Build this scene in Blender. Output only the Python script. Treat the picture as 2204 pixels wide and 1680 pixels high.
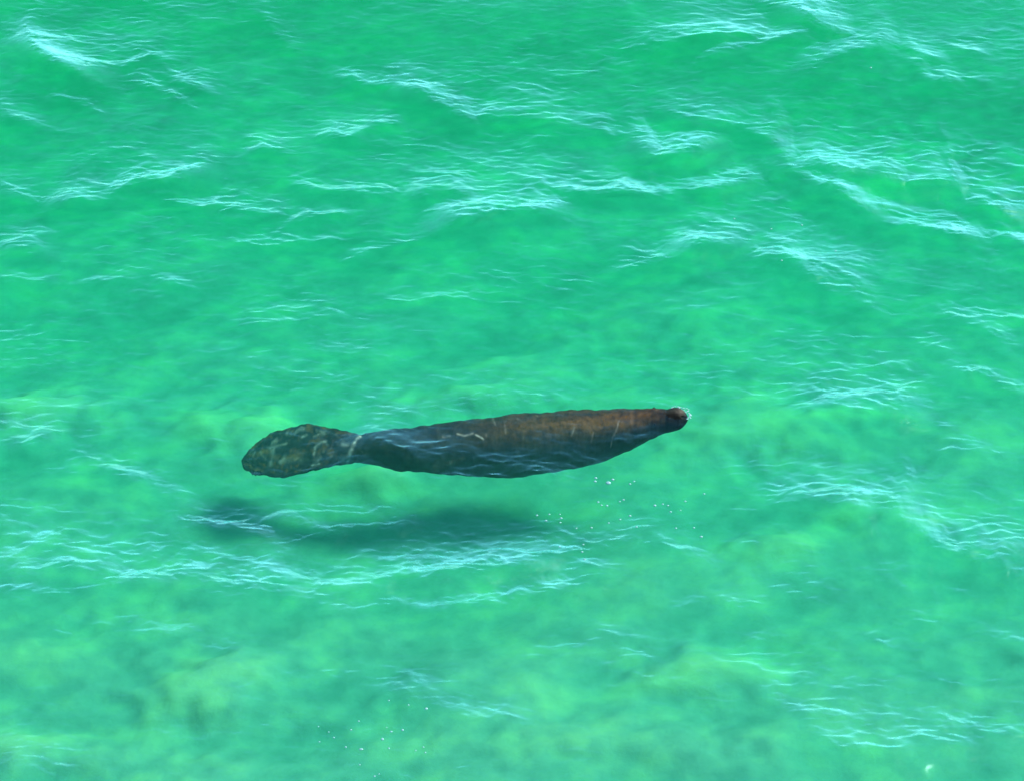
import bpy, math
import numpy as np

SC = bpy.context.scene
COL = SC.collection
for _o in list(bpy.data.objects):
    bpy.data.objects.remove(_o)

# ------------------------------------------------------------------ camera
DIST, PITCH, LENS = 19.2, math.radians(38.0), 100.0
cp, sp = math.cos(PITCH), math.sin(PITCH)
CAM = np.array([0.0, -DIST * cp, DIST * sp])
cam_d = bpy.data.cameras.new("camera")
cam_d.lens, cam_d.sensor_width = LENS, 36.0
cam_d.clip_start, cam_d.clip_end = 0.1, 5000.0
cam = bpy.data.objects.new("camera", cam_d)
cam.location = CAM
cam.rotation_euler = (math.pi / 2 - PITCH, 0, 0)
COL.objects.link(cam)
SC.camera = cam

# ------------------------------------------------------------------ light
SUN_EL, SUN_AZ = math.radians(48.0), math.radians(71.0)      # azimuth from +Y towards +X
world = bpy.data.worlds.new("World")
SC.world = world
world.use_nodes = True
wn = world.node_tree
wn.nodes.clear()
sky = wn.nodes.new("ShaderNodeTexSky")
sky.sky_type = 'NISHITA'
sky.sun_disc = False
sky.sun_elevation, sky.sun_rotation = SUN_EL, SUN_AZ
sky.air_density, sky.dust_density, sky.ozone_density = 0.8, 0.0, 4.0
bg = wn.nodes.new("ShaderNodeBackground")
bg.inputs["Strength"].default_value = 0.14
wo = wn.nodes.new("ShaderNodeOutputWorld")
wn.links.new(sky.outputs[0], bg.inputs[0])
wn.links.new(bg.outputs[0], wo.inputs[0])

sun_d = bpy.data.lights.new("sun", 'SUN')
sun_d.energy, sun_d.angle, sun_d.color = 2.6, math.radians(22.0), (1.0, 0.95, 0.86)
sun = bpy.data.objects.new("sun", sun_d)
sun.rotation_euler = (math.pi / 2 - SUN_EL, 0, -SUN_AZ + math.pi)
sun.location = (30, 10, 40)
COL.objects.link(sun)

SC.view_settings.view_transform = 'Standard'
SC.view_settings.look = 'None'
SC.view_settings.exposure = 2.32
SC.view_settings.gamma = 1.0
SC.view_settings.use_curve_mapping = False
SC.cycles.volume_bounces = 0
SC.cycles.max_bounces, SC.cycles.diffuse_bounces, SC.cycles.glossy_bounces = 4, 1, 2
SC.cycles.use_light_tree = False
world.cycles.sampling_method = 'NONE'
SC.cycles.transparent_max_bounces = 12
SC.cycles.use_denoising = True

# ------------------------------------------------------------------ helpers
def at(px, py, z=0.0):
    """point at height z on the line of sight through a place in the photograph (2203 x 1680)"""
    px, py = np.asarray(px, float), np.asarray(py, float)
    k = 36.0 / LENS / 2203.0
    u, v = (px - 1101.5) * k, (840.0 - py) * k
    dx, dy, dz = u, cp + v * sp, -sp + v * cp
    t = (z - CAM[2]) / dz
    return np.stack([CAM[0] + t * dx, CAM[1] + t * dy, np.broadcast_to(np.asarray(z, float), t.shape)], -1), t * k

_rng = np.random.RandomState(11)
_perm = _rng.permutation(512)
_perm = np.concatenate([_perm, _perm, _perm])
_ga = _rng.rand(512) * 2 * np.pi
_gx, _gy = np.cos(_ga).astype(np.float32), np.sin(_ga).astype(np.float32)

def perlin(x, y):
    xi, yi = np.floor(x).astype(np.int32), np.floor(y).astype(np.int32)
    fx, fy = (x - xi).astype(np.float32), (y - yi).astype(np.float32)
    u, v = fx * fx * fx * (fx * (fx * 6 - 15) + 10), fy * fy * fy * (fy * (fy * 6 - 15) + 10)
    xa, ya, xb, yb = xi & 511, yi & 511, (xi + 1) & 511, (yi + 1) & 511
    def g(ix, iy, ax, ay):
        h = _perm[_perm[ix] + iy]
        return _gx[h] * ax + _gy[h] * ay
    a, b = g(xa, ya, fx, fy), g(xb, ya, fx - 1, fy)
    c, d = g(xa, yb, fx, fy - 1), g(xb, yb, fx - 1, fy - 1)
    return (a + u * (b - a) + v * ((c + u * (d - c)) - (a + u * (b - a)))) * 1.5

def pn(x, y, lx, ly, rot=0.0, ox=0.0, oy=0.0):
    c, s = math.cos(rot), math.sin(rot)
    return perlin((x * c + y * s) / lx + ox, (-x * s + y * c) / ly + oy)

def ridged(x, y, lx, ly, rot, ox, oy, p=1.0):
    n = pn(x, y, lx, ly, rot, ox, oy)
    return np.maximum(1.0 - np.sqrt(n * n + 0.0025), 0.0) ** p

def sstep(a, b, x):
    t = np.clip((x - a) / (b - a), 0, 1)
    return t * t * (3 - 2 * t)

def grid_mesh(name, V, nx, ny, flip=False, extra_faces=None):
    i = np.arange(nx * ny).reshape(ny, nx)
    q = np.stack([i[:-1, :-1], i[:-1, 1:], i[1:, 1:], i[1:, :-1]], -1).reshape(-1, 4)
    loops = q.ravel()
    starts = np.arange(0, len(loops), 4)
    if extra_faces:
        st = [len(loops)]
        ex = []
        for f in extra_faces:
            ex += f
            st.append(st[-1] + len(f))
        loops = np.concatenate([loops, np.array(ex)])
        starts = np.concatenate([starts, np.array(st[:-1])])
    me = bpy.data.meshes.new(name)
    me.vertices.add(len(V))
    me.vertices.foreach_set("co", np.ascontiguousarray(V, np.float32).ravel())
    me.loops.add(len(loops))
    me.loops.foreach_set("vertex_index", loops.astype(np.int32))
    me.polygons.add(len(starts))
    me.polygons.foreach_set("loop_start", starts.astype(np.int32))
    me.polygons.foreach_set("use_smooth", np.ones(len(starts), bool))
    me.update(calc_edges=True)
    return me

def attr(me, name, vals):
    a = me.attributes.new(name, 'FLOAT', 'POINT')
    a.data.foreach_set("value", np.ascontiguousarray(vals, np.float32).ravel())

def axis(lo, hi, step, far, grow=1.22):
    core = np.arange(lo, hi + step * 0.5, step)
    out, s, d = [], step * 2, 0.0
    while d < far:
        d += s
        out.append(d)
        s *= grow
    out = np.array(out)
    return np.concatenate([lo - out[::-1], core, core[-1] + out])

def new_mat(name):
    m = bpy.data.materials.new(name)
    m.use_nodes = True
    m.node_tree.nodes.clear()
    return m, m.node_tree.nodes, m.node_tree.links

def obj(name, me, mat=None, parent=None, **props):
    o = bpy.data.objects.new(name, me)
    COL.objects.link(o)
    if mat and me is not None and len(me.materials) == 0:
        me.materials.append(mat)
    if parent:
        o.parent = parent
    for k, v in props.items():
        o[k] = v
    return o

# ------------------------------------------------------------------ wave crests
# (points of the crest line, reach of the long far slope in photo px, steepness)
CRESTS = [
 ([(44,82),(62,105),(110,135),(160,156),(218,167)],22,1.0),([(267,139),(326,115)],10,.7),([(326,113),(368,144)],10,.7),
 ([(284,156),(330,180)],10,.9),([(366,196),(405,218)],9,.9),([(380,166),(452,184)],13,.8),([(109,204),(178,217),(208,232)],10,.8),
 ([(0,237),(20,252),(80,268)],12,.8),([(0,403),(30,420),(76,436)],14,.8),([(120,437),(237,427),(306,392),(366,386),(436,356)],22,.75),
 ([(232,447),(296,427)],10,.6),([(350,425),(435,446),(478,437)],14,.75),([(474,450),(543,456),(600,455)],14,.85),
 ([(640,468),(690,464),(745,457)],10,.8),([(509,515),(588,525),(636,517)],10,.75),([(690,522),(745,518)],8,.7),
 ([(765,547),(835,525),(930,503)],13,.85),([(930,490),(990,478),(1060,463),(1120,455),(1200,434)],26,.85),
 ([(636,393),(692,409),(772,417)],13,.85),([(790,418),(845,418)],8,.7),([(900,412),(950,397),(1012,412)],18,.85),
 ([(690,284),(751,288),(802,268),(852,256)],14,.8),([(540,309),(595,312),(622,326)],14,.85),([(540,292),(566,298)],7,.8),
 ([(728,158),(812,171),(862,164),(918,164)],18,.7),([(858,168),(914,194),(953,215),(1028,244)],22,.85),
 ([(560,34),(593,69),(645,100)],16,.65),([(10,528),(92,540)],22,.55),([(1030,238),(1090,240),(1160,248),(1240,262),(1300,270)],24,.6),
 ([(1140,288),(1214,278),(1352,277)],14,.65),([(1350,282),(1382,311),(1411,332),(1461,325),(1502,316),(1545,295)],24,.95),
 ([(1434,226),(1510,247),(1574,258),(1629,275),(1668,295),(1706,331)],20,.75),
 ([(1668,338),(1723,357),(1772,391),(1831,421),(1881,446),(1955,470),(2029,488),(2100,494)],26,1.05),
 ([(1724,341),(1831,357),(1905,371),(1955,391)],22,.75),([(1955,388),(2004,386),(2054,381),(2072,414),(2110,447)],24,.7),
 ([(2060,418),(2130,436),(2203,452)],44,.75),([(2160,490),(2230,520)],20,.9),
 ([(1196,400),(1273,413),(1352,411),(1411,413),(1471,401),(1550,396),(1604,374)],18,.9),([(1150,350),(1170,354)],8,.9),([(1110,450),(1206,452)],28,.8),
 ([(1115,485),(1145,484)],8,.8),([(1335,579),(1397,569),(1461,549)],15,.85),([(1455,550),(1525,526),(1596,519)],24,.7),
 ([(1625,545),(1678,544),(1703,559),(1733,589),(1772,612),(1815,630),(1868,645)],20,.8),([(1720,560),(1790,580),(1870,612)],26,.45),
 ([(1370,95),(1421,90),(1540,75),(1640,72)],20,.6),([(1682,15),(1752,41),(1777,54),(1812,58)],24,.7),
 ([(1528,120),(1609,102),(1693,85),(1747,66),(1777,57)],20,.55),([(1960,145),(1999,175),(2058,177)],16,.7),([(2080,175),(2112,178)],9,.6),
 ([(1950,108),(1975,125),(2015,127)],16,.5),([(1730,150),(1810,128),(1910,92)],30,.35),([(1375,40),(1350,30)],10,.2),
 ([(2060,115),(2110,118)],16,.5),([(925,640),(965,641),(1030,638)],13,.55),([(1085,650),(1115,664)],10,.6),([(848,640),(900,648)],12,.45),
 ([(198,604),(245,600),(300,592)],10,.55),([(350,601),(402,612)],9,.8),([(0,600),(60,612),(110,612)],18,.4),
 ([(520,700),(600,692),(700,672)],20,.3),([(1888,768),(1925,786),(1978,788)],12,.8),([(1984,741),(2022,752),(2062,764)],14,.95),
 ([(2040,776),(2064,794),(2080,802)],16,.9),([(2098,812),(2150,836),(2215,860)],14,.9),([(1690,872),(1780,875),(1870,884),(1960,885)],40,.6),
 ([(1715,897),(1790,898),(1850,912)],14,.7),([(1860,892),(1890,904),(1930,915)],12,.8),([(2000,900),(2030,912)],14,.7),([(2025,965),(2120,966)],13,.75),
 ([(1440,670),(1520,668),(1600,676)],20,.25),([(2030,690),(2080,700),(2160,740)],20,.4),([(2180,690),(2230,700)],12,.6),
 ([(0,960),(60,968),(130,950)],34,.5),([(60,1010),(120,1020),(200,1010)],22,.6),([(160,1010),(260,1030),(330,1050),(375,1078),(412,1090)],18,1.0),
 ([(352,1103),(386,1127),(450,1123),(520,1138),(600,1150)],16,1.15),([(400,1112),(470,1126)],12,.8),
 ([(494,1176),(560,1168),(640,1160),(700,1153),(740,1142)],12,1.1),([(470,1190),(540,1184),(590,1180)],10,.9),
 ([(600,1112),(660,1122),(710,1140)],11,1.0),([(690,1118),(740,1132),(790,1127),(850,1120),(884,1114)],12,1.15),
 ([(640,1098),(700,1096),(760,1100),(830,1094)],10,.9),([(560,1120),(620,1128),(668,1126)],10,.9),([(700,1085),(780,1088),(850,1084)],9,.8),
 ([(-60,1190),(60,1214),(150,1226),(260,1240),(390,1236)],44,1.2),([(-60,1260),(123,1268),(212,1260),(287,1249),(375,1246)],30,1.1),
 ([(370,1232),(430,1248),(520,1262),(600,1262),(650,1270)],40,1.0),([(360,1250),(430,1266),(464,1286),(534,1281),(618,1285),(690,1292)],20,.9),
 ([(640,1270),(716,1299),(770,1301),(820,1285),(870,1278)],22,1.05),([(690,1268),(750,1258),(815,1236),(865,1222)],22,.95),
 ([(815,1214),(900,1242),(1000,1228),(1100,1214),(1200,1192)],30,1.0),([(880,1290),(930,1303),(1000,1300),(1087,1292),(1140,1273),(1214,1256),(1290,1232)],26,1.05),
 ([(900,1264),(1000,1262),(1080,1262),(1150,1250)],18,.9),
 ([(0,1300),(60,1296),(112,1302)],16,.6),([(64,1315),(148,1333),(188,1338),(240,1331),(300,1327)],13,.8),([(245,1340),(296,1357),(356,1363),(424,1351)],17,1.0),
 ([(108,1347),(150,1358)],11,.9),([(140,1377),(200,1369)],13,.6),([(440,1336),(494,1333),(572,1324)],13,.7),([(415,1380),(455,1390),(510,1388)],11,.6),
 ([(700,1440),(760,1455),(800,1475)],20,.4),([(840,1482),(910,1506),(965,1524),(1000,1543),(1060,1548),(1120,1548)],20,.85),
 ([(1110,1208),(1164,1195),(1263,1178),(1352,1153),(1400,1133)],15,.95),([(1385,1158),(1450,1176),(1515,1200)],18,.75),([(1330,1160),(1400,1170),(1470,1186)],14,.7),
 ([(1605,1090),(1673,1101),(1732,1096)],12,.85),([(1630,1056),(1668,1073),(1752,1072),(1790,1090),(1846,1097),(1890,1096)],26,.95),
 ([(1880,1092),(1920,1104),(1958,1118),(1986,1158),(2029,1184),(2103,1211),(2215,1232)],24,1.15),([(2040,1186),(2110,1180),(2203,1190)],26,.8),
 ([(1890,1108),(1935,1140),(1990,1146)],13,.8),([(1815,1138),(1856,1152),(1925,1164),(2010,1178)],11,.6),([(1625,1140),(1680,1130),(1715,1152)],14,.7),
 ([(1560,1166),(1640,1156)],10,.6),([(1670,1256),(1710,1272),(1766,1292)],14,.75),([(1700,1240),(1750,1260),(1790,1262)],14,.7),
 ([(1480,1303),(1535,1285)],11,.6),([(1568,1290),(1610,1306),(1652,1288)],12,.75),([(1550,1320),(1610,1318)],10,.6),
 ([(1930,1234),(1984,1229),(2045,1223)],13,.75),([(1884,1244),(1948,1264)],13,.75),([(2036,1276),(2086,1286)],12,.8),([(1968,1254),(2040,1262)],8,.6),
 ([(1884,1381),(1948,1385)],12,.85),([(1984,1344),(2018,1354)],12,.6),([(2110,1365),(2170,1385),(2215,1402)],12,.6),
 ([(1172,1400),(1199,1388),(1253,1380)],12,.7),([(1245,1378),(1290,1362),(1330,1357)],14,.65),([(1325,1400),(1385,1414)],12,.5),([(1170,1345),(1220,1340)],10,.55),
 ([(1695,1511),(1738,1533),(1772,1541),(1820,1560)],14,.85),([(1640,1482),(1690,1488),(1745,1486)],14,.4),([(1600,1450),(1660,1500),(1700,1530)],26,.4),
 ([(1725,1578),(1772,1597),(1807,1612),(1856,1622),(1915,1622),(1975,1620),(2006,1606),(2060,1600)],28,.8),([(1800,1590),(1870,1604),(1960,1602)],22,.7),
 ([(1990,1586),(2044,1576),(2083,1594),(2140,1612)],11,.7),([(2060,1604),(2152,1592),(2215,1580)],16,.7),([(2022,1545),(2055,1563),(2110,1576)],12,.8),
 ([(1225,1650),(1260,1666),(1300,1680)],26,.4),([(2010,1472),(2060,1478)],8,.6),([(0,1668),(80,1672),(160,1690)],40,.35),
 ([(840,921),(900,915),(960,908)],8,.2),
 # water slipping over the animal's back
 ([(765,950),(830,955),(880,974),(930,986),(985,978),(1015,970)],26,.95),([(850,962),(885,985),(905,996)],7,.9),([(1030,985),(1070,992),(1130,1004)],9,.7),
 ([(1010,1000),(1080,1018),(1160,1006)],12,.5),([(1000,1022),(1060,1026),(1110,1024)],9,.7),([(1290,952),(1340,950),(1400,945)],14,.35),([(1180,1003),(1250,998),(1300,985)],8,.6),
 ([(1380,877),(1430,874),(1470,876),(1490,886)],9,.6),([(750,1002),(860,1022),(1000,1032),(1120,1034),(1220,1020)],44,.34),
]

# broad swells carry shorter crests riding up their far slope
_cr = np.random.RandomState(3)
for pts, w, st in list(CRESTS):
    if w >= 20 and st >= .5:
        for k, f in enumerate((.45, .95, 1.5) if w >= 26 else (.5, 1.1)):
            q_ = np.array(sorted(pts), float)
            n_ = max(3, int((q_[-1, 0] - q_[0, 0]) / 60))
            t_ = np.linspace(.02 + .2 * _cr.rand(), .98 - .2 * _cr.rand(), n_)
            xx = q_[0, 0] + t_ * (q_[-1, 0] - q_[0, 0])
            yy = np.interp(xx, q_[:, 0], q_[:, 1]) - f * w + _cr.randn(n_) * w * .16
            CRESTS.append((list(zip(xx, yy)), 12 + 8 * _cr.rand(), st * (.6 - .1 * k)))
XS = axis(-4.5, 4.5, 0.0105, 420.0)
YS = axis(-4.3, 6.1, 0.0095, 420.0)
NX, NY = len(XS), len(YS)
GX, GY = [a.astype(np.float64) for a in np.meshgrid(XS, YS)]

def wave_height(X, Y):
    edge = (1 - sstep(4.6, 9.0, np.abs(X))) * (1 - sstep(5.2, 10.0, np.abs(Y - 0.9)))
    far = 1 - sstep(25, 70, np.hypot(X, Y))
    wx = X + 0.06 * pn(X, Y, .5, .4, 0, 3.1, 7.7) * edge
    wy = Y + (0.038 * pn(X, Y, .42, .26, 0, 9.1, 1.7) + 0.013 * pn(X, Y, .13, .08, 0, 4.1, 5.7)) * edge
    H = np.zeros(X.shape)
    R = np.zeros(X.shape)
    C = np.zeros(X.shape)
    M = np.zeros(X.shape)
    for pts, w, st in CRESTS:
        p = np.array(sorted(pts), float)
        wid = w * float(at(p[:, 0], p[:, 1], 0.0)[1].mean()) / sp
        A = min(STEEP * st * (1.5 if w < 20 else 1.9) * wid, .085)
        P, mpp = at(p[:, 0], p[:, 1], .8 * A)
        cx, cy = P[:, 0], P[:, 1]
        x0, x1 = cx[0], cx[-1]
        pad = max(.14, .22 * (x1 - x0), 2.8 * A)
        j0, j1 = np.searchsorted(XS_, [x0 - pad - .1, x1 + pad + .1])
        i0, i1 = np.searchsorted(YS_, [cy.min() - .6 - 2 * wid, cy.max() + .6 + 6 * wid])
        if j1 <= j0 or i1 <= i0:
            continue
        sx, sy = wx[i0:i1, j0:j1], wy[i0:i1, j0:j1]
        e0 = np.clip((cy[1] - cy[0]) / max(cx[1] - cx[0], .05), -.8, .8)
        e1 = np.clip((cy[-1] - cy[-2]) / max(cx[-1] - cx[-2], .05), -.8, .8)
        ccx = np.concatenate([[x0 - pad], cx, [x1 + pad]])
        ccy = np.concatenate([[cy[0] - e0 * pad], cy, [cy[-1] + e1 * pad]])
        yc = sum(np.interp(sx + k * .03, ccx, ccy) for k in (-1, 0, 1)) / 3
        slope = np.clip(np.abs(np.interp(sx + .04, ccx, ccy) - np.interp(sx - .04, ccx, ccy)) / .08, 0, 2)
        s = (sy - yc) / np.sqrt(1 + slope ** 2)
        fade = sstep(x0 - pad, x0 + pad * .7, sx) * (1 - sstep(x1 - pad * .7, x1 + pad, sx))
        fade = fade * np.clip(.9 + .4 * pn(sx, sy, .5, .9, 0, w * 1.7, p[0, 0] * .31), .5, 1.15)
        wl = (1.5 if w < 20 else 1.9) * wid
        back = np.exp(-(np.maximum(s, 0) / wl) ** (1.1 if w < 15 else 1.25))
        front = np.exp(-(np.maximum(-s, 0) / min(wl * .8 + .045, .19)) ** 1.6)
        R[i0:i1, j0:j1] = np.maximum(R[i0:i1, j0:j1], A * np.where(s > 0, back, front) * fade)
        m = st * fade * np.where(s > 0, np.exp(-(s / (wl * 1.3)) ** 1.5), np.exp(s / (wid * .25 + .01)))
        M[i0:i1, j0:j1] = np.maximum(M[i0:i1, j0:j1], m)
        c = min(1.0, w / 26) * st * fade * np.where(s > 0, np.exp(-(s / (wl * 1.5)) ** 2), np.exp(s / (wid * .2 + .01)))
        C[i0:i1, j0:j1] = 1 - (1 - C[i0:i1, j0:j1]) * (1 - .88 * np.clip(c, 0, 1))
    H += R
    # long low swell and crossing chop
    H += far * (.050 * pn(X, Y, 3.2, 1.9, -.35, .3, .8) + .022 * pn(X, Y, 1.3, .8, .4, 5.3, 2.8) * edge)
    env = sstep(-.2, .6, pn(X, Y, 1.5, .75, -.2, 31.2, 8.8) + .35 * pn(X, Y, .5, .25, .2, 1.2, 18.8))
    P_, _m = at(1000, 965, 0.0)
    body = np.exp(-((X - P_[0]) / 1.6) ** 4 - ((Y - P_[1]) / .30) ** 4)
    M = M * (1 - .8 * body)
    C = C * (1 - .6 * body)
    E = (1 - .35 * body) * (1 - .25 * sstep(.5, 4.0, Y)) * np.clip(.36 + .45 * env + 1.4 * M, 0, 1.8) * edge
    H += E * .016 * (ridged(wx, wy, .95, .36, -.42, 2.2, 3.3, 1.6) - .6)
    H += E * .011 * (ridged(wx, wy, .80, .30, .38, 12.2, 6.3, 1.6) - .6)
    # wind ripples lean: a short steep far side and a long easy near side
    def lean(lx, ly, rot, ox, oy, ridge):
        n = pn(wx, wy, lx, ly, rot, ox, oy)
        n = pn(wx, wy - .22 * ly * n, lx, ly, rot, ox, oy)
        return np.maximum(1 - np.sqrt(n * n + .004), 0) ** 1.4 - .6 if ridge else n
    H += E * .0050 * lean(.25, .110, -.42, 7.2, 1.3, True)
    H += E * .0034 * lean(.17, .075, .45, 17.2, 11.3, True)
    H += E * .0056 * lean(.115, .052, -.16, 27.2, 1.3, False)
    H += (E * .8 + .10 * edge) * .0023 * lean(.07, .033, .22, 2.2, 21.3, False)
    # ripples finer than the mesh, plus sheen painted in as bright bands behind crests
    C = C * np.clip(.75 + .6 * pn(wx, wy, .30, .12, -.1, 41, 5) + .4 * pn(wx, wy, .12, .05, .1, 51, 5), 0, 1.2) + .10 * env * edge
    # near faces steeper than water holds slump a little
    dy = np.diff(Y, axis=0)
    for _ in range(14):
        bad = (np.diff(H, axis=0) / dy) > .34
        wgt = np.zeros(H.shape)
        wgt[1:] += bad; wgt[:-1] += bad
        badx = np.abs(np.diff(H, axis=1) / np.diff(X, axis=1)) > .30
        wgt[:, 1:] += badx; wgt[:, :-1] += badx
        wgt[1:-1] = np.maximum(wgt[1:-1], .5 * (wgt[2:] + wgt[:-2]))
        wgt = np.clip(wgt, 0, 1) * .6 * edge
        av = H.copy()
        k = 3 + _ % 6
        av[k:-k, k:-k] = (H[:-2 * k, k:-k] + H[2 * k:, k:-k] + H[k:-k, :-2 * k] + H[k:-k, 2 * k:] + H[k:-k, k:-k]) / 5
        H = H * (1 - wgt) + av * wgt
    return H, np.clip(C, 0, 1)

STEEP = 0.42
XS_, YS_ = XS, YS
HZ, HM = wave_height(GX, GY)

def surf(x, y):
    j = np.clip(np.searchsorted(XS, x), 1, NX - 1)
    i = np.clip(np.searchsorted(YS, y), 1, NY - 1)
    return float(HZ[i, j])

# ------------------------------------------------------------------ seabed
BX = axis(-5.5, 5.5, 0.03, 430.0)
BY = axis(-5.0, 7.5, 0.03, 430.0)
bx, by = np.meshgrid(BX, BY)
# pale banks (photo place, reach, strength)  and hollows (negative)
BANKS = [((440,1530),(120,55),.9),((800,1045),(95,26),1.0),((1530,1480),(140,45),.75),((1150,775),(150,45),.55),((545,945),(110,50),1.0),
         ((1880,1110),(130,50),.5),((1600,690),(150,70),.3),((1640,930),(180,60),.9),((60,1655),(150,35),.8),((80,890),(170,40),1.0),((1450,640),(160,60),.25),
         ((1780,250),(220,70),.45),((1900,330),(180,50),.3),((1330,1650),(300,40),.45),((90,1450),(120,45),.4),((2130,930),(120,50),.45),((1060,860),(200,30),.8),((1660,1200),(110,28),.55),((500,760),(160,40),.3),
         ((2080,1480),(150,55),-.4),((1660,1420),(150,40),-.2),((280,1410),(160,45),-.35),((760,1500),(120,70),-.3),((2120,130),(190,110),-.6),((230,60),(260,70),-.5),((1200,30),(260,60),-.3),((300,660),(260,40),-.25),((1050,720),(240,45),-.3),((500,1640),(200,35),-.4),((1250,1500),(100,50),-.2),((1520,800),(120,30),-.2)]
bank = np.zeros(bx.shape)
for (px, py), (rx, ry), st in BANKS:
    P, mpp = at(px, py, -.9)
    rxm, rym = rx * float(mpp), ry * float(mpp) / sp
    wob = 1 + .45 * pn(bx, by, .45, .35, .3, px * .13, py * .07) + .3 * pn(bx, by, .16, .12, .3, px * .03, py * .17)
    d = np.hypot((bx - P[0]) / rxm, (by - P[1]) / rym) / np.maximum(wob, .3)
    bank += st * np.exp(-d ** 2.2)
core = (1 - sstep(6, 14, np.abs(bx))) * (1 - sstep(7, 16, np.abs(by)))
bz = -.86 - .060 * np.clip(by, -8, 30) - .06 * np.clip(by - 1.0, 0, 30) + .13 * bank + core * (.07 * pn(bx, by, 1.6, 1.1, .3, 4, 5) + .03 * pn(bx, by, .5, .35, .2, 9, 2) + .012 * pn(bx, by, .16, .1, .3, 1, 2))
bz = np.minimum(bz, -.62)
bme = grid_mesh("seabed", np.stack([bx, by, bz], -1).reshape(-1, 3), len(BX), len(BY))
pale = np.clip(.47 + .32 * bank + core * (.22 * pn(bx, by, .8, .5, .3, 14, 5) + .20 * pn(bx, by, .3, .18, .3, 24, 5)), 0, 1)
attr(bme, "pale", pale)
m_bed, N, L = new_mat("sand_seabed")
out = N.new("ShaderNodeOutputMaterial")
bs = N.new("ShaderNodeBsdfPrincipled")
bs.inputs["Roughness"].default_value = .95
bs.inputs["Specular IOR Level"].default_value = .1
at_n = N.new("ShaderNodeAttribute"); at_n.attribute_name = "pale"
tc = N.new("ShaderNodeTexCoord")
nz = N.new("ShaderNodeTexNoise"); nz.inputs["Scale"].default_value = 6.0; nz.inputs["Detail"].default_value = 8.0; nz.inputs["Roughness"].default_value = .62
ad = N.new("ShaderNodeMath"); ad.operation = 'MULTIPLY_ADD'; ad.inputs[1].default_value = .8
sb = N.new("ShaderNodeMath"); sb.operation = 'SUBTRACT'; sb.inputs[1].default_value = .4
rp = N.new("ShaderNodeValToRGB")
rp.color_ramp.elements[0].position, rp.color_ramp.elements[0].color = 0.0, (.085, .11, .085, 1)
rp.color_ramp.elements[1].position, rp.color_ramp.elements[1].color = 1.0, (.36, .28, .12, 1)
e = rp.color_ramp.elements.new(.45); e.color = (.18, .175, .12, 1)
bp = N.new("ShaderNodeBump"); bp.inputs["Strength"].default_value = .4; bp.inputs["Distance"].default_value = .03
L.new(tc.outputs["Object"], nz.inputs["Vector"])
L.new(nz.outputs["Fac"], ad.inputs[0]); L.new(at_n.outputs["Fac"], ad.inputs[2])
L.new(ad.outputs[0], sb.inputs[0]); L.new(sb.outputs[0], rp.inputs[0])
L.new(rp.outputs[0], bs.inputs["Base Color"])
L.new(nz.outputs["Fac"], bp.inputs["Height"]); L.new(bp.outputs[0], bs.inputs["Normal"])
L.new(bs.outputs[0], out.inputs[0])
obj("seabed", bme, m_bed, kind="structure")

# ------------------------------------------------------------------ water
V = np.stack([GX, GY, HZ], -1).reshape(-1, 3)
nb = len(V)
corners = np.array([[XS[0], YS[0], -40], [XS[-1], YS[0], -40], [XS[-1], YS[-1], -40], [XS[0], YS[-1], -40]])
V = np.concatenate([V, corners])
idx = np.arange(nb).reshape(NY, NX)
b0, b1, b2, b3 = nb, nb + 1, nb + 2, nb + 3
walls = [[b3, b2, b1, b0],
         [b0, b1] + idx[0, ::-1].tolist(),
         [b1, b2] + idx[::-1, -1].tolist(),
         [b2, b3] + idx[-1, :].tolist(),
         [b3, b0] + idx[:, 0].tolist()]
wme = grid_mesh("water", V, NX, NY, extra_faces=walls)
attr(wme, "chop_sheen", np.concatenate([HM.ravel(), np.zeros(4)]))
m_wat, N, L = new_mat("green_sea_water")
out = N.new("ShaderNodeOutputMaterial")
tc = N.new("ShaderNodeTexCoord")
lw = N.new("ShaderNodeLayerWeight"); lw.inputs["Blend"].default_value = .5
pw = N.new("ShaderNodeMath"); pw.operation = 'POWER'; pw.inputs[1].default_value = 4.0
ma = N.new("ShaderNodeMath"); ma.operation = 'MULTIPLY_ADD'; ma.inputs[1].default_value = .975; ma.inputs[2].default_value = .011
ch = N.new("ShaderNodeAttribute"); ch.attribute_name = "chop_sheen"
ce = N.new("ShaderNodeMath"); ce.operation = 'MULTIPLY_ADD'; ce.inputs[1].default_value = -2.2; ce.inputs[2].default_value = 4.9  # painted sheen: the mask raises reflection beyond what the wave shape gives
cr_ = N.new("ShaderNodeMath"); cr_.operation = 'MULTIPLY_ADD'; cr_.inputs[1].default_value = .15; cr_.inputs[2].default_value = .20
L.new(ch.outputs["Fac"], ce.inputs[0]); L.new(ch.outputs["Fac"], cr_.inputs[0]); L.new(ce.outputs[0], pw.inputs[1])
tr = N.new("ShaderNodeBsdfTransparent")
gl = N.new("ShaderNodeBsdfGlossy"); gl.inputs["Roughness"].default_value = .22; gl.inputs["Color"].default_value = (.48, .98, .88, 1)
mx = N.new("ShaderNodeMixShader")
L.new(lw.outputs["Facing"], pw.inputs[0]); L.new(pw.outputs[0], ma.inputs[0])
L.new(ma.outputs[0], mx.inputs[0]); L.new(tr.outputs[0], mx.inputs[1]); L.new(gl.outputs[0], mx.inputs[2])
L.new(cr_.outputs[0], gl.inputs["Roughness"])
L.new(mx.outputs[0], out.inputs["Surface"])
def coef(kind, c):
    n = N.new(kind)
    d = max(c)
    n.inputs["Density"].default_value = d if kind == "ShaderNodeVolumeScatter" else 2.0
    n.inputs["Color"].default_value = (*[v / d for v in c], 1) if kind == "ShaderNodeVolumeScatter" else (*[1 - v / 2.0 for v in c], 1)
    return n
va = coef("ShaderNodeVolumeAbsorption", (1.25, .108, .305))
vs = coef("ShaderNodeVolumeScatter", (.010, .09, .050))
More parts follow.
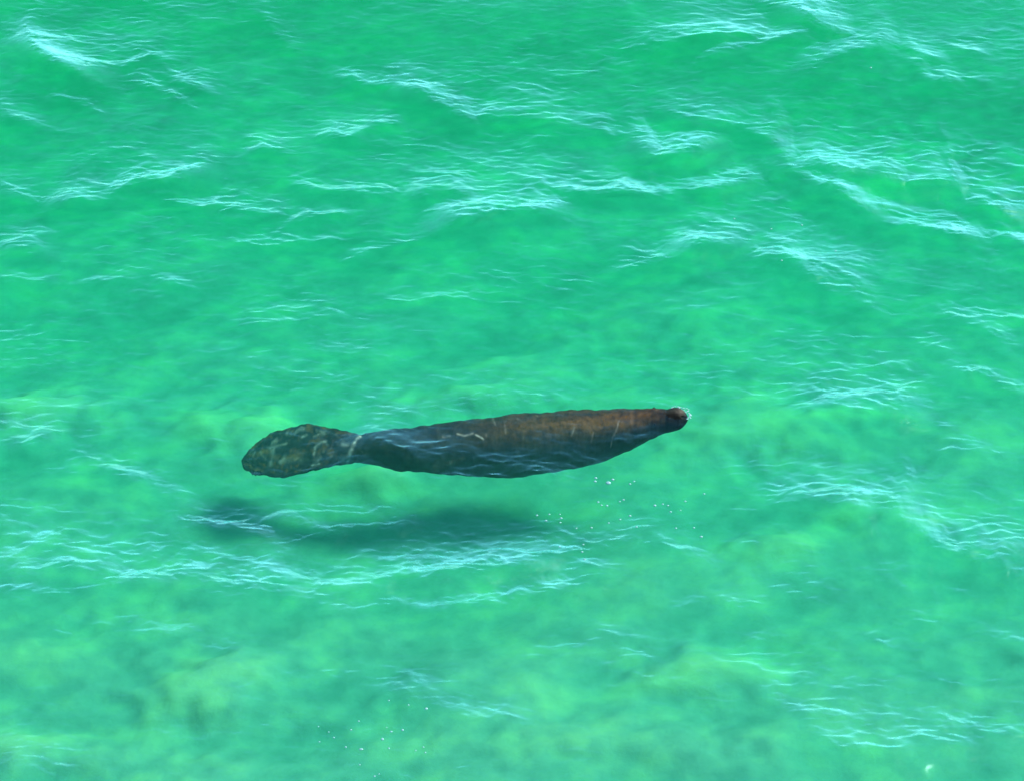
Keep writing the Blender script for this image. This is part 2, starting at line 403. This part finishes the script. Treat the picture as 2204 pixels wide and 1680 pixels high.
vs.inputs["Anisotropy"].default_value = .2
vadd = N.new("ShaderNodeAddShader")
L.new(va.outputs[0], vadd.inputs[0]); L.new(vs.outputs[0], vadd.inputs[1]); L.new(vadd.outputs[0], out.inputs["Volume"])
obj("water", wme, m_wat, kind="structure")

# ------------------------------------------------------------------ manatee
TOP = np.array([(519,990),(524,981),(533,969),(545,960),(552,948),(570,938),(600,926),(640,914),(670,914),(700,918),(735,925),(770,935),(800,930),(850,923),(900,919),
                (950,911),(1000,904),(1060,897),(1100,892),(1200,885),(1300,879),(1340,878),(1375,879),(1410,876),(1431,880),(1441,879),(1453,877),(1467,881),(1475,887),(1481,899)], float)
BOT = np.array([(519,990),(522,1000),(530,1010),(545,1016),(575,1019),(600,1025),(618,1026),(640,1020),(670,1012),(700,1005),(735,999),(770,996),(800,999),(850,1011),(900,1015),
                (950,1019),(1000,1023),(1060,1027),(1100,1027),(1150,1021),(1200,1014),(1250,1005),(1300,991),(1340,976),(1368,962),(1393,948),(1409,943),(1431,932),(1440,930),(1463,923),(1474,914),(1479,906),(1481,899)], float)
KR = np.array([(519,.16),(600,.14),(680,.20),(730,.45),(775,.78),(900,.88),(1300,.88),(1430,.95),(1481,1.0)])
ZC = np.array([(519,-.40),(640,-.34),(770,-.23),(900,-.22),(1000,-.245),(1100,-.26),(1200,-.25),(1300,-.205),(1360,-.145),(1410,-.085),(1450,-.045),(1481,-.035)])
nl, na = 620, 168
tt = np.linspace(0, 1, nl)
ux = 519 + (1481 - 519) * (.5 - .5 * np.cos(np.pi * np.clip(tt, 0, 1))) * .35 + (1481 - 519) * tt * .65
def smooth_interp(x, tab, k=3.0):
    r = np.zeros_like(x)
    for dx, w in ((-2, .1), (-1, .25), (0, .3), (1, .25), (2, .1)):
        e = np.minimum(1, np.minimum(x - 519, 1481 - x) / (k * 2.5))
        r += w * np.interp(x + dx * k * e, tab[:, 0], tab[:, 1])
    return r
yt, yb = smooth_interp(ux, TOP), smooth_interp(ux, BOT)
yc, rs_px = (yt + yb) / 2, np.maximum((yb - yt) / 2, .15)
kr, zc = smooth_interp(ux, KR, 12), smooth_interp(ux, ZC, 14)
Pc, mpp = at(ux, yc, zc)
rs = rs_px * mpp
ry = rs / np.sqrt(sp ** 2 + kr ** 2 * cp ** 2)
rz = ry * kr
ang = np.linspace(0, 2 * np.pi, na, endpoint=False)
ca, sa = np.cos(ang), np.sin(ang)
# lumps, wrinkles and folds along the hide
UXg, ANg = np.meshgrid(ux, ang, indexing='ij')
arc = ANg / (2 * np.pi)
def cyl(lu, la, ox, oy):            # noise that closes around the body
    n1, n2 = pn(UXg, arc * 100, lu, la, 0, ox, oy), pn(UXg, arc * 100 - 100, lu, la, 0, ox, oy)
    return n1 * (1 - arc) + n2 * arc
tailness = 1 - sstep(700, 790, UXg)
headness = sstep(1330, 1440, UXg)
dis = .010 * cyl(60, 18, 1, 2) + .004 * cyl(20, 8, 5, 7) + .001 * cyl(5, 12, 2, 9)
dis += tailness * (.010 * cyl(42, 15, 6, 2) + .005 * cyl(14, 7, 8, 3)) + (1 - sstep(525, 600, UXg)) * (.020 * cyl(11, 7, 8, 13) + .014 * cyl(5, 4, 18, 3))
dis += .007 * cyl(19, 11, 3, 8) * (1 - headness)
dis -= .006 * np.exp(-((UXg - 772 - 10 * np.sin(ANg)) / 5) ** 2)                 # fold where the fluke begins
dis -= .003 * np.exp(-((UXg - 1433 - 3 * np.sin(ANg * 2)) / 3.5) ** 2) * np.clip(np.sin(ANg) + .6, 0, 1)     # neck of the muzzle
dis -= .002 * np.exp(-((UXg - 1417) / 4) ** 2) + .002 * np.exp(-((UXg - 1398) / 4) ** 2) + .003 * np.exp(-((UXg - 1362) / 6) ** 2)
taper = np.minimum(1, rs[:, None] / .07)
rr = 1 + dis / np.maximum(rs[:, None], .03) * taper
MV = np.stack([np.repeat(Pc[:, 0:1], na, 1), Pc[:, 1:2] + ry[:, None] * ca * rr, Pc[:, 2:3] + rz[:, None] * sa * rr], -1)
# upper lip hangs over the lower jaw: a mouth line and two nostril pits at the tip
SV = (ry[:, None] * ca * sp + rz[:, None] * sa * cp) / rs[:, None]
PYg = yc[:, None] - SV * rs_px[:, None]
facing = (-ca * cp / np.maximum(ry[:, None], 1e-4) + sa * sp / np.maximum(rz[:, None], 1e-4)) > 0
mouth = np.exp(-((PYg - (900 - .18 * (1482 - UXg))) / 1.8) ** 2) * sstep(1462, 1468, UXg) * facing
MV[..., 2] -= .006 * mouth
MV[..., 1] += .012 * mouth
verts = MV.reshape(-1, 3)
i = np.arange(nl * na).reshape(nl, na)
q = np.stack([i[:-1, :], i[1:, :], np.roll(i, -1, 1)[1:, :], np.roll(i, -1, 1)[:-1, :]], -1).reshape(-1, 4)

def blob(px, py, rx, ry_, p=2.0, rot=0.0):
    dx, dy = UXg - px, PYg - py
    c, s = math.cos(rot), math.sin(rot)
    return np.exp(-(np.hypot((dx * c + dy * s) / rx, (-dx * s + dy * c) / ry_)) ** p)
def stroke(pts, w):
    r = np.full(UXg.shape, 1e9)
    for (x0, y0), (x1, y1) in zip(pts[:-1], pts[1:]):
        vx, vy = x1 - x0, y1 - y0
        t = np.clip(((UXg - x0) * vx + (PYg - y0) * vy) / (vx * vx + vy * vy), 0, 1)
        r = np.minimum(r, np.hypot(UXg - x0 - t * vx, PYg - y0 - t * vy))
    return np.exp(-(r / w) ** 2)
fc = facing.astype(float)
grain = cyl(7, 2.6, 3, 3)
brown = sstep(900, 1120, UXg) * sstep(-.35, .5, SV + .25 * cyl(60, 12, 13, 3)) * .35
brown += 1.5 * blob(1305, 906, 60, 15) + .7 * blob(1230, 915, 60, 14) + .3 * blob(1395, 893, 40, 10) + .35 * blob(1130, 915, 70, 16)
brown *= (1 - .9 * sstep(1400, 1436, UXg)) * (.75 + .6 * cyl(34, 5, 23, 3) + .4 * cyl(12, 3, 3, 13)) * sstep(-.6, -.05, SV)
scar = np.zeros(UXg.shape)
for pts, w, a in [([(776,938),(768,944),(763,952)],2.2,1.0),([(763,952),(757,968),(753,980),(750,992)],4.2,.62),([(738,955),(750,955)],4.5,.5),([(742,988),(752,985)],7,.25),
                  ([(678,975),(680,962),(690,950),(702,949),(706,956)],3.0,.5),([(690,930),(698,930)],6,.35),([(676,938),(688,933)],2.6,.5),([(648,939),(658,934)],2.4,.5),
                  ([(582,963),(600,957),(616,953)],2.6,.4),([(560,972),(572,985)],3,.3),([(588,986),(584,1000)],5,.22),([(606,992),(612,984)],4,.3),([(620,990),(650,984)],6,.2),([(676,998),(690,996)],2.2,.8),
                  ([(545,980),(548,973)],3,.3),([(690,980),(684,990)],5,.3),([(1024,934),(1034,939),(1040,943)],1.8,1.0),([(985,931),(1000,936),(1018,931)],2.0,.45),([(955,938),(968,936)],3,.25),
                  ([(1060,896),(1066,914)],2,.2),([(1085,905),(1088,930)],2,.15),([(1235,918),(1228,935)],2,.25),([(1320,935),(1330,905)],1.6,.3),([(1318,930),(1312,960)],1.4,.22),([(1275,928),(1270,950)],1.4,.15)]:
    scar = np.maximum(scar, a * stroke(pts, w))
scar *= np.clip(.75 + .6 * cyl(9, 4, 83, 5) + .3 * cyl(4, 2, 93, 5), .2, 1)
brown += 1.0 * tailness * sstep(-.1, .6, cyl(26, 7, 33, 25) + .5 * cyl(8, 4, 3, 25))
scar += .30 * tailness * sstep(.1, .9, cyl(24, 9, 33, 5) + .5 * cyl(9, 5, 43, 5)) * sstep(-.9, -.3, SV)
scar += .10 * (1 - tailness) * sstep(.45, .9, cyl(22, 5, 53, 5) + .4 * grain)
muzzle = blob(1466, 884, 14, 6) * .6
scar = np.clip(scar + muzzle * .25, 0, 1) * fc

# two flippers folded back along the belly, in the same skin
fverts, fquads = [], []
base = len(verts)
for side in (-1, 1):
    p0, _ = at(1270, 945, -.30)
    nf, mf = 26, 20
    for a_ in range(nf):
        t = a_ / (nf - 1)
        cx_, cy_, cz_ = p0[0] - .42 * t, p0[1] + side * (.075 - .03 * t), -.33 - .06 * math.sin(t * 2.0)
        w_ = .075 * math.sqrt(max(1e-4, math.sin(math.pi * min(.99, .22 + .78 * t)))) * (1.05 - .25 * t)
        for b_ in range(mf):
            f_ = 2 * math.pi * b_ / mf
            fverts.append((cx_, cy_ + w_ * math.cos(f_), cz_ + .32 * w_ * math.sin(f_)))
    o_ = base + (0 if side < 0 else nf * mf)
    for a_ in range(nf - 1):
        for b_ in range(mf):
            b2_ = (b_ + 1) % mf
            fquads.append((o_ + a_ * mf + b_, o_ + a_ * mf + b2_, o_ + (a_ + 1) * mf + b2_, o_ + (a_ + 1) * mf + b_))
allv = np.concatenate([verts, np.array(fverts)])
allq = np.concatenate([q, np.array(fquads)])
ORIG = np.array([Pc[nl // 2, 0], Pc[nl // 2, 1], -.45])
mme = bpy.data.meshes.new("manatee")
mme.from_pydata((allv - ORIG).tolist(), [], allq.tolist() + [i[0, ::-1].tolist(), i[-1, :].tolist()])
mme.polygons.foreach_set("use_smooth", np.ones(len(mme.polygons), bool))
zer = np.zeros(len(fverts))
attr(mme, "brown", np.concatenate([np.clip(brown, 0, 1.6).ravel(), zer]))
attr(mme, "scar", np.concatenate([scar.ravel(), zer]))
attr(mme, "mottle", np.concatenate([np.clip(.42 + .45 * cyl(40, 9, 63, 15) + .35 * cyl(17, 3.5, 63, 5) + .3 * cyl(7, 2.5, 73, 5), 0, 1).ravel(), zer + .5]))
m_skin, N, L = new_mat("manatee_hide")
out = N.new("ShaderNodeOutputMaterial")
bs = N.new("ShaderNodeBsdfPrincipled")
bs.inputs["Roughness"].default_value = .6
bs.inputs["Specular IOR Level"].default_value = .03
def A(n):
    x = N.new("ShaderNodeAttribute"); x.attribute_name = n
    return x
def mixc(fac, a, b):
    x = N.new("ShaderNodeMix"); x.data_type = 'RGBA'
    L.new(fac, x.inputs["Factor"])
    for s_, v_ in ((6, a), (7, b)):
        if isinstance(v_, tuple): x.inputs[s_].default_value = (*v_, 1)
        else: L.new(v_, x.inputs[s_])
    return x.outputs[2]
tc = N.new("ShaderNodeTexCoord")
mp = N.new("ShaderNodeMapping"); mp.inputs["Scale"].default_value = (34, 26, 26)
nz = N.new("ShaderNodeTexNoise"); nz.inputs["Scale"].default_value = 1.0; nz.inputs["Detail"].default_value = 5.0; nz.inputs["Roughness"].default_value = .65
L.new(tc.outputs["Object"], mp.inputs[0]); L.new(mp.outputs[0], nz.inputs["Vector"])
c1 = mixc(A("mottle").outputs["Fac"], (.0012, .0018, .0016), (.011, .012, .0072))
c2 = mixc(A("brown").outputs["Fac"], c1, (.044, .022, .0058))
c3 = mixc(A("scar").outputs["Fac"], c2, (.20, .175, .125))
mul = N.new("ShaderNodeMix"); mul.data_type = 'RGBA'; mul.blend_type = 'MULTIPLY'; mul.inputs["Factor"].default_value = 1.0
rmp = N.new("ShaderNodeMapRange"); rmp.inputs["From Min"].default_value = .25; rmp.inputs["From Max"].default_value = .75
rmp.inputs["To Min"].default_value = .3; rmp.inputs["To Max"].default_value = 1.75
L.new(nz.outputs["Fac"], rmp.inputs["Value"])
L.new(c3, mul.inputs[6]); L.new(rmp.outputs[0], mul.inputs[7])
bp = N.new("ShaderNodeBump"); bp.inputs["Strength"].default_value = .35; bp.inputs["Distance"].default_value = .01
L.new(nz.outputs["Fac"], bp.inputs["Height"]); L.new(bp.outputs[0], bs.inputs["Normal"])
L.new(mul.outputs[2], bs.inputs["Base Color"]); L.new(bs.outputs[0], out.inputs[0])
man = obj("manatee", mme, m_skin, label="dark grey-brown manatee swimming just below the green water, snout breaking the surface", category="manatee")
man.location = ORIG

# eyes: small dark beads set in the head
m_eye, N, L = new_mat("dark_eye")
out = N.new("ShaderNodeOutputMaterial"); bs = N.new("ShaderNodeBsdfPrincipled")
bs.inputs["Base Color"].default_value = (.004, .004, .004, 1); bs.inputs["Roughness"].default_value = .6; bs.inputs["Specular IOR Level"].default_value = .05
L.new(bs.outputs[0], out.inputs[0])
import bmesh
ebm = bmesh.new(); bmesh.ops.create_uvsphere(ebm, u_segments=12, v_segments=8, radius=.009)
eme = bpy.data.meshes.new("eye"); ebm.to_mesh(eme); ebm.free()
row = int(np.argmin(np.abs(ux - 1408)))
for sgn in (-1, 1):
    k_ = int(np.argmin(np.abs(ca - sgn * .80) + (sa < 0) * 9))
    eo = obj("eye", eme, m_eye, man)
    eo.location = MV[row, k_] - ORIG

# ------------------------------------------------------------------ foam bubbles
m_foam, N, L = new_mat("foam")
out = N.new("ShaderNodeOutputMaterial"); bs = N.new("ShaderNodeBsdfPrincipled")
bs.inputs["Base Color"].default_value = (.09, .19, .165, 1); bs.inputs["Roughness"].default_value = .35
L.new(bs.outputs[0], out.inputs[0])
dbm = bmesh.new(); bmesh.ops.create_uvsphere(dbm, u_segments=14, v_segments=8, radius=1.0)
for v in dbm.verts:
    v.co.z *= .7 if v.co.z > 0 else .3
    v.co *= 1 + .05 * math.sin(v.co.x * 5 + v.co.y * 3)
dme = bpy.data.meshes.new("foam_bubble"); dbm.to_mesh(dme); dbm.free()
dme.polygons.foreach_set("use_smooth", np.ones(len(dme.polygons), bool))
def bubble(px, py, dpx, label, group, ax=1.0):
    P, mpp = at(px, py, .02)
    r = dpx * float(mpp) * .42
    o = obj("foam_bubble", dme, m_foam, label=label, category="bubble")
    if group: o["group"] = group
    o.location = (P[0], P[1], surf(P[0], P[1]))
    o.scale = (r * ax, r, r)
def r3(zx, zy): return (850 + zx * .1845) * .7777, (1850 + zy * .1845) * .7777
def r2(zx, zy): return (1480 + zx * .2269) * .7777, (1300 + zy * .2269) * .7777
bubble(*r3(1126, 1008), 8.2, "largest round white bubble in the loose patch near the bottom edge", None)
bubble(*r3(1787, 618), 7.6, "white bubble at the right end of the bottom patch, just below a wave crest", None, 1.1)
bubble(*r3(806, 1160), 7.0, "elongated white bubble left of and below the largest bottom bubble", None, 1.6)
bubble(*r3(1428, 878), 6.8, "round white bubble right of the largest bubble in the bottom patch", None)
bubble(*r3(1259, 895), 6.0, "white bubble just above and right of the largest bottom bubble", None, 1.1)
for zx, zy, d in [(655,868,5),(397,978,5),(180,1047,4.5),(575,1127,5.5),(1222,1152,5),(1740,1133,4.5),(1770,1218,5),(785,1410,4.5),(1008,1582,5.5),(1075,1540,4),(318,890,4),(1225,490,4.5),(1520,575,4.5),(770,735,5),(165,818,4),(1625,1185,4),(1190,838,3.6)]:
    if zx < 900:
        bubble(*r3(zx, zy), d, "tiny white bubble in the left half of the bottom patch, left of its largest bubble", "small bubbles left in the bottom patch")
    else:
        bubble(*r3(zx, zy), d, "tiny white bubble in the right half of the bottom patch, around its largest bubble", "small bubbles right in the bottom patch")
bubble(*r2(895, 112), 11, "largest oval white bubble under the manatee's belly, right of the wave ripples", None, 1.25)
for zx, zy, d in [(742,58,6.5),(735,95,6.5),(950,70,7),(1160,130,5.5),(1210,103,5),(772,345,5.5),(812,380,5),(880,385,5.5),(1035,338,4.5),(1080,315,5),(1463,400,7),(1560,385,5),(1622,400,5),(1655,478,5.5),(1775,460,4),(1835,350,5),
                  (175,488,5),(25,497,5.5),(135,562,5.5),(320,528,6),(310,588,5),(305,490,4),(505,655,4.5),(690,650,5.5),(1160,512,6),(1040,558,5),(1240,685,5),(2030,772,6.5),(1940,670,5),(1720,682,5),(590,885,5),(605,1072,5.5),(575,990,5.5),(300,908,4.5),(900,600,4.5),(2065,260,5)]:
    if zy < 150:
        lb, gp = "small white bubble beside the largest oval one, close under the manatee's belly", "bubbles close under the belly"
    elif zx < 700:
        lb, gp = "tiny white bubble near the right end of the manatee's shadow", "bubbles at the end of the shadow"
    elif zx < 1300:
        lb, gp = "tiny white bubble midway between the manatee's shadow and the water under its snout", "bubbles midway under the chest"
    else:
        lb, gp = "tiny white bubble on the water below the manatee's snout", "bubbles below the snout"
    bubble(*r2(zx, zy), d, lb, gp, 1.15)
for px, py, d in [(1873,153,5),(1580,466,4.5),(1660,485,4.5),(1726,474,5),(1681,571,5),(1798,536,4.5)]:
    bubble(px, py, d, "lone tiny white bubble on the open water in the upper right", "lone bubbles on the upper right water")

# foam lapping round the snout: many specks in one mass
rng = np.random.RandomState(5)
fbm = bmesh.new()
path = np.array([(1444,875),(1455,872),(1470,874),(1480,880),(1485,888),(1484,896)], float)
seg = np.linspace(0, len(path) - 1.001, 44)
from mathutils import Matrix
for s_ in seg:
    k_ = int(s_); f_ = s_ - k_
    p_ = path[k_] * (1 - f_) + path[k_ + 1] * f_ + rng.randn(2) * (2.5, 1.6)
    P, mpp = at(p_[0], p_[1], .02)
    r_ = float(mpp) * (.5 + .8 * rng.rand()) * (1.3 if p_[0] > 1440 else .8)
    bmesh.ops.create_icosphere(fbm, subdivisions=1, radius=r_, matrix=Matrix.Translation((P[0], P[1], surf(P[0], P[1]) + .3 * r_)) @ Matrix.Diagonal((1.6, 1, .6, 1)))
fme = bpy.data.meshes.new("foam"); fbm.to_mesh(fme); fbm.free()
obj("foam", fme, m_foam, kind="stuff", label="thin white foam lapping around the manatee's snout", category="foam")
